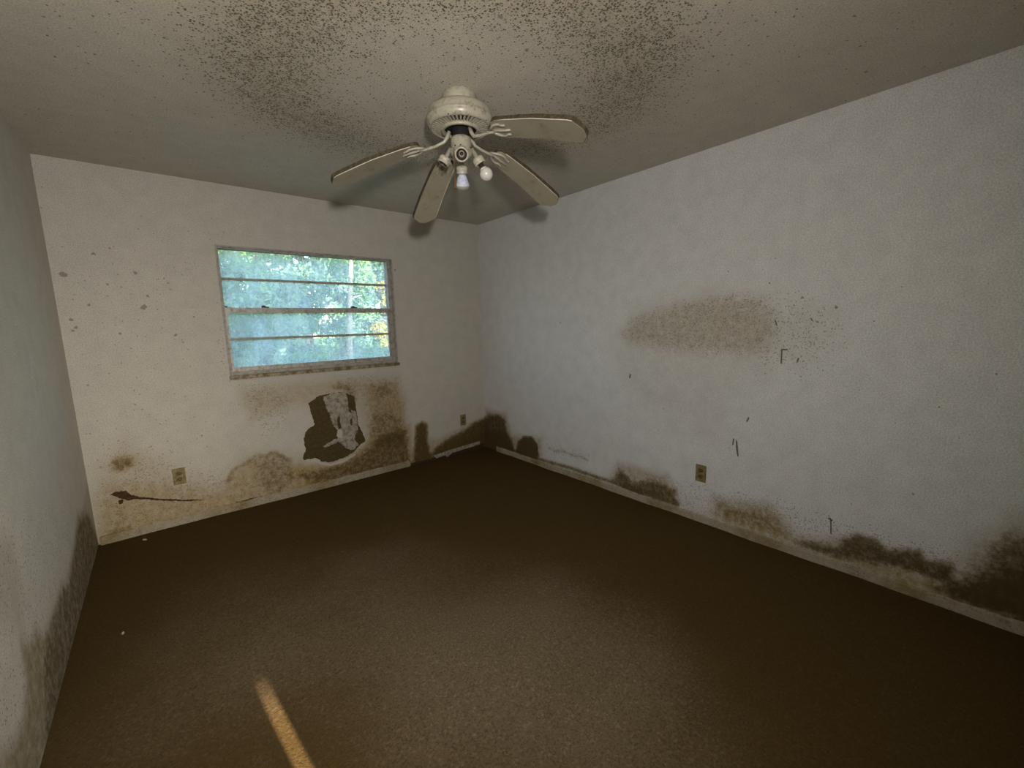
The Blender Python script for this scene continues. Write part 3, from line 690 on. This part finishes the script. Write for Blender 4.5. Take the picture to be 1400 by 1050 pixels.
# switch housing and light kit
bm = bmesh.new(); lathe(bm, [(0,-.186),(.042,-.186),(.046,-.190),(.047,-.200),(.047,-.238),(.050,-.242),(.052,-.250),(.048,-.262),(.036,-.274),(.018,-.282),(0,-.284)], 40)
bm_obj('switch_housing', bm, 'cream_enamel', fan, smooth_=True)
for a in (232, 300, 200):
    bm = bmesh.new(); lathe(bm, [(0, .003), (.003, .002), (.004, 0)], 10, Matrix.Rotation(math.radians(a), 4, 'Z') @ Matrix.Translation((.047, 0, -.235)) @ Matrix.Rotation(math.pi/2, 4, 'Y')); bm_obj('screw', bm, 'dark_cavity', fan)
BASE = -124
for k, da in enumerate((0, 90, 180, 270)):
    a = BASE+da
    dip = 34 if k == 0 else 60
    if k == 2: dip = 66
    Ms = Matrix.Rotation(math.radians(a), 4, 'Z') @ Matrix.Translation((.060 if k == 0 else .072, 0, -.284 if k == 2 else -.272)) @ Matrix.Rotation(math.radians(90+dip), 4, 'Y')
    # arm stub + cup + porcelain collar, axis = local +z outwards
    bm = bmesh.new(); lathe(bm, [(0, -.045), (.009, -.045), (.010, -.004), (.022, 0), (.027, .006), (.028, .012), (.0265, .018), (.026, .022), (.0275, .027), (.0275, .032), (.022, .034), (.0205, .030), (.0195, .010), (0, .010)], 32, Ms)
    if k == 0: bmesh.ops.transform(bm, matrix=Ms @ Matrix.Scale(1.15, 4) @ Ms.inverted(), verts=bm.verts)
    so = bm_obj('lamp_socket', bm, 'socket_porcelain', fan, smooth_=True)
    if k in (0, 3):
        bm = bmesh.new(); lathe(bm, [(.0195, .033), (.0185, .0125), (.009, .012), (.008, .016), (.006, .016), (.005, .012), (0, .012)], 28, Ms @ Matrix.Scale(1.15 if k == 0 else 1, 4)); bm_obj('socket_shell', bm, 'socket_inner', so, smooth_=True)
        if k == 0:
            bm = bmesh.new(); lathe(bm, [(.0105, .014), (.0105, .020), (.0080, .020), (.0080, .014)], 28, Ms @ Matrix.Scale(1.15, 4)); bm_obj('socket_contact', bm, 'cream_iron', so, smooth_=True)
    elif k == 1:     # frosted round bulb
        bm = bmesh.new(); lathe(bm, [(.010, .024), (.0125, .028), (.0125, .044), (.016, .052)], 32, Ms); b1 = bm_obj('bulb_base', bm, 'socket_inner', so, smooth_=True)
        bm = bmesh.new(); lathe(bm, [(.0150, .050), (.018, .056)] + [(.0305*math.sin(x), .082-.0305*math.cos(x)) for x in np.linspace(.62, math.pi, 16)], 36, Ms); bm_obj('bulb', bm, 'bulb_frost', so, smooth_=True)
    else:            # plastic LED bulb: pale conical body, dull dome
        bm = bmesh.new(); lathe(bm, [(.0135, .022), (.0150, .036), (.019, .042), (.0250, .056), (.0315, .076), (.0340, .086)], 36, Ms); bm_obj('bulb', bm, 'bulb_led', so, smooth_=True)
        bm = bmesh.new(); lathe(bm, [(.0340, .086)] + [(.0340*math.cos(x), .086+.024*math.sin(x)) for x in np.linspace(.1, math.pi/2, 10)], 36, Ms); bm_obj('bulb_dome', bm, 'bulb_led_dome', so, smooth_=True)
# pull chain
ca_ = math.radians(BASE-40); cx_, cy_ = .049*math.cos(ca_), .049*math.sin(ca_)
bm = bmesh.new(); tube(bm, [(cx_*.9, cy_*.9, -.240), (cx_*1.08, cy_*1.08, -.244), (cx_*1.12, cy_*1.12, -.256), (cx_*1.12, cy_*1.12, -.385)], .0016, 6)
for i in range(34):
    lathe(bm, [(0, .0024), (.0022, 0), (0, -.0024)], 6, Matrix.Translation((cx_*1.12, cy_*1.12, -.258-i*.0037)))
pc = bm_obj('pull_chain', bm, 'brass_dirty', fan, smooth_=True)
bm = bmesh.new(); lathe(bm, [(0, 0), (.004, -.001), (.0055, -.006), (.0045, -.014), (.0055, -.024), (.0070, -.042), (.0068, -.050), (0, -.051)], 14, Matrix.Translation((cx_*1.12, cy_*1.12, -.372))); bm_obj('pull_fob', bm, 'fob_wood', pc, smooth_=True)

# ---------------------------------------------------------------- bits on the carpet
def chip(label, px, size, m, seed):
    r = random.Random(seed); c = on_floor(px); bm = bmesh.new(); n = 7
    vs_ = []
    for i in range(n):
        a = 2*math.pi*i/n; rr = size*r.uniform(.5, 1.1); vs_.append((rr*math.cos(a)*1.5, rr*math.sin(a)*.8))
    top = [bm.verts.new((x, y, .003+r.uniform(0, .005))) for x, y in vs_]; bot = [bm.verts.new((x, y, -.002)) for x, y in vs_]
    bm.faces.new(top)
    for i in range(n): bm.faces.new((top[i], bot[i], bot[(i+1) % n], top[(i+1) % n]))
    o = bm_obj('paint_chip' if 'white' in m else 'dirt_clump', bm, m); o.location = (c.x, c.y, 0.0); o.rotation_euler = (0, 0, r.uniform(0, 3))
    o['label'] = label; o['category'] = 'debris'; return o
chip('pale paint flake on the carpet beside the stained left wall', (168, 866), .007, 'chip_white', 1)
chip('pale paint flake at the foot of the window wall below the dark crack', (198, 738), .010, 'chip_white', 2)
chip('dark dirt clump on the carpet below the torn wall patch', (432, 682), .022, 'chip_dark', 3)

# ---------------------------------------------------------------- garden beyond the window
def foliage(name, blobs, n, size, m, parent, seed):
    r = np.random.default_rng(seed); V = []; Fc = []
    wts = np.array([b[3]**2 for b in blobs]); wts = wts/wts.sum()
    idx = r.choice(len(blobs), n, p=wts); d = r.normal(size=(n, 3)); d /= np.linalg.norm(d, axis=1)[:, None]
    rad = r.uniform(.35, 1.0, n)**.5
    bl = np.array(blobs); c = bl[idx, :3]+d*(bl[idx, 3]*rad)[:, None]*np.array([1, 1, .9])
    u = r.normal(size=(n, 3)); u /= np.linalg.norm(u, axis=1)[:, None]; w = np.cross(u, r.normal(size=(n, 3))); w /= np.linalg.norm(w, axis=1)[:, None]
    s = size*r.uniform(.6, 1.3, n)[:, None]
    q = np.stack([c-u*s, c+w*s*.45, c+u*s, c-w*s*.45], 1).reshape(-1, 3)
    me = bpy.data.meshes.new(name); me.from_pydata(q.tolist(), [], np.arange(4*n).reshape(n, 4).tolist())
    return link(name, me, m, parent, 'stuff')
def tree(name, label, cat, x, y, h, crown, m, n, size, trunk=(.10, 'bark'), seed=0, group=None, low=0.0, lean=0.0, nb=16):
    r = random.Random(seed); g = -.32
    o = thing(name, label, cat, (x, y, g), group)
    bm = bmesh.new(); tube(bm, [(0, 0, -.05), (lean*.3, 0, h*.3), (lean*.7+r.uniform(-.1, .1), r.uniform(-.1, .1), h*.65), (lean, 0, h*.95)], [trunk[0], trunk[0]*.8, trunk[0]*.55, trunk[0]*.2], 10)
    for i in range(5):
        z = h*r.uniform(.4, .8); a = r.uniform(0, 6.28); l = crown*r.uniform(.5, .9)
        tube(bm, [(lean*z/h, 0, z), (lean*z/h+math.cos(a)*l*.5, math.sin(a)*l*.5, z+l*.3), (lean*z/h+math.cos(a)*l, math.sin(a)*l, z+l*.4)], [trunk[0]*.4, trunk[0]*.25, trunk[0]*.1], 6)
    bm_obj('trunk', bm, trunk[1], o, smooth_=True)
    blobs = []
    for i in range(nb):
        a = r.uniform(0, 6.28); q = crown*math.sqrt(r.random())*.8; z = r.uniform(low+crown*.25, h)
        blobs.append((lean*z/h+q*math.cos(a), q*math.sin(a), z, crown*r.uniform(.28, .5)))
    foliage('foliage', blobs, n, size, m, o, seed)
    return o
tree('broadleaf_tree', 'pale green bushy tree outside the upper left panes', 'tree', -1.0, 6.3, 3.6, 1.3, 'leaf_pale', 9000, .07, seed=1, low=.6)
tree('slender_tree', 'slender pale trunked tree outside the middle of the window', 'tree', 0.85, 6.9, 5.5, .6, 'leaf_green', 2500, .06, trunk=(.085, 'bark_pale'), seed=2, low=2.2, lean=.35)
tree('shrub', 'low green shrub outside the bottom left pane', 'shrub', -1.2, 3.9, 1.1, .7, 'leaf_green', 5000, .05, trunk=(.03, 'bark'), seed=3)
tree('shrub', 'low dense shrub outside the bottom right pane', 'shrub', 0.9, 4.6, 1.2, .75, 'leaf_pale', 6000, .05, trunk=(.03, 'bark'), seed=4)
tree('broadleaf_tree', 'sunlit yellow green tree outside the right end of the window', 'tree', 1.98, 6.9, 2.9, .55, 'leaf_yellow', 6000, .06, seed=5, low=.3)
tree('broadleaf_tree', 'dark bluish tree behind the pale bushy tree', 'tree', -.5, 9.9, 5.0, 1.7, 'leaf_blue', 8000, .10, trunk=(.16, 'bark'), seed=6, low=.3)
tree('broadleaf_tree', 'feathery tall tree behind the slender pale trunk', 'tree', 3.3, 10.0, 6.0, 1.5, 'leaf_blue', 8000, .09, trunk=(.16, 'bark'), seed=7, low=.5)
tree('broadleaf_tree', 'broad dark tree far behind the sunlit yellow tree', 'tree', 7.0, 14.2, 6.5, 2.2, 'leaf_green', 8000, .12, trunk=(.18, 'bark'), seed=8, low=.2)
tree('broadleaf_tree', 'broad dark tree far behind the dark bluish tree', 'tree', 2.2, 15.4, 7.0, 2.7, 'leaf_blue', 8000, .14, trunk=(.2, 'bark'), seed=9, low=.2)
tree('broadleaf_tree', 'tall far tree behind the broad dark tree in the garden', 'tree', 5.6, 21.5, 8.5, 3.2, 'leaf_green', 7000, .16, trunk=(.2, 'bark'), seed=10, low=.1)
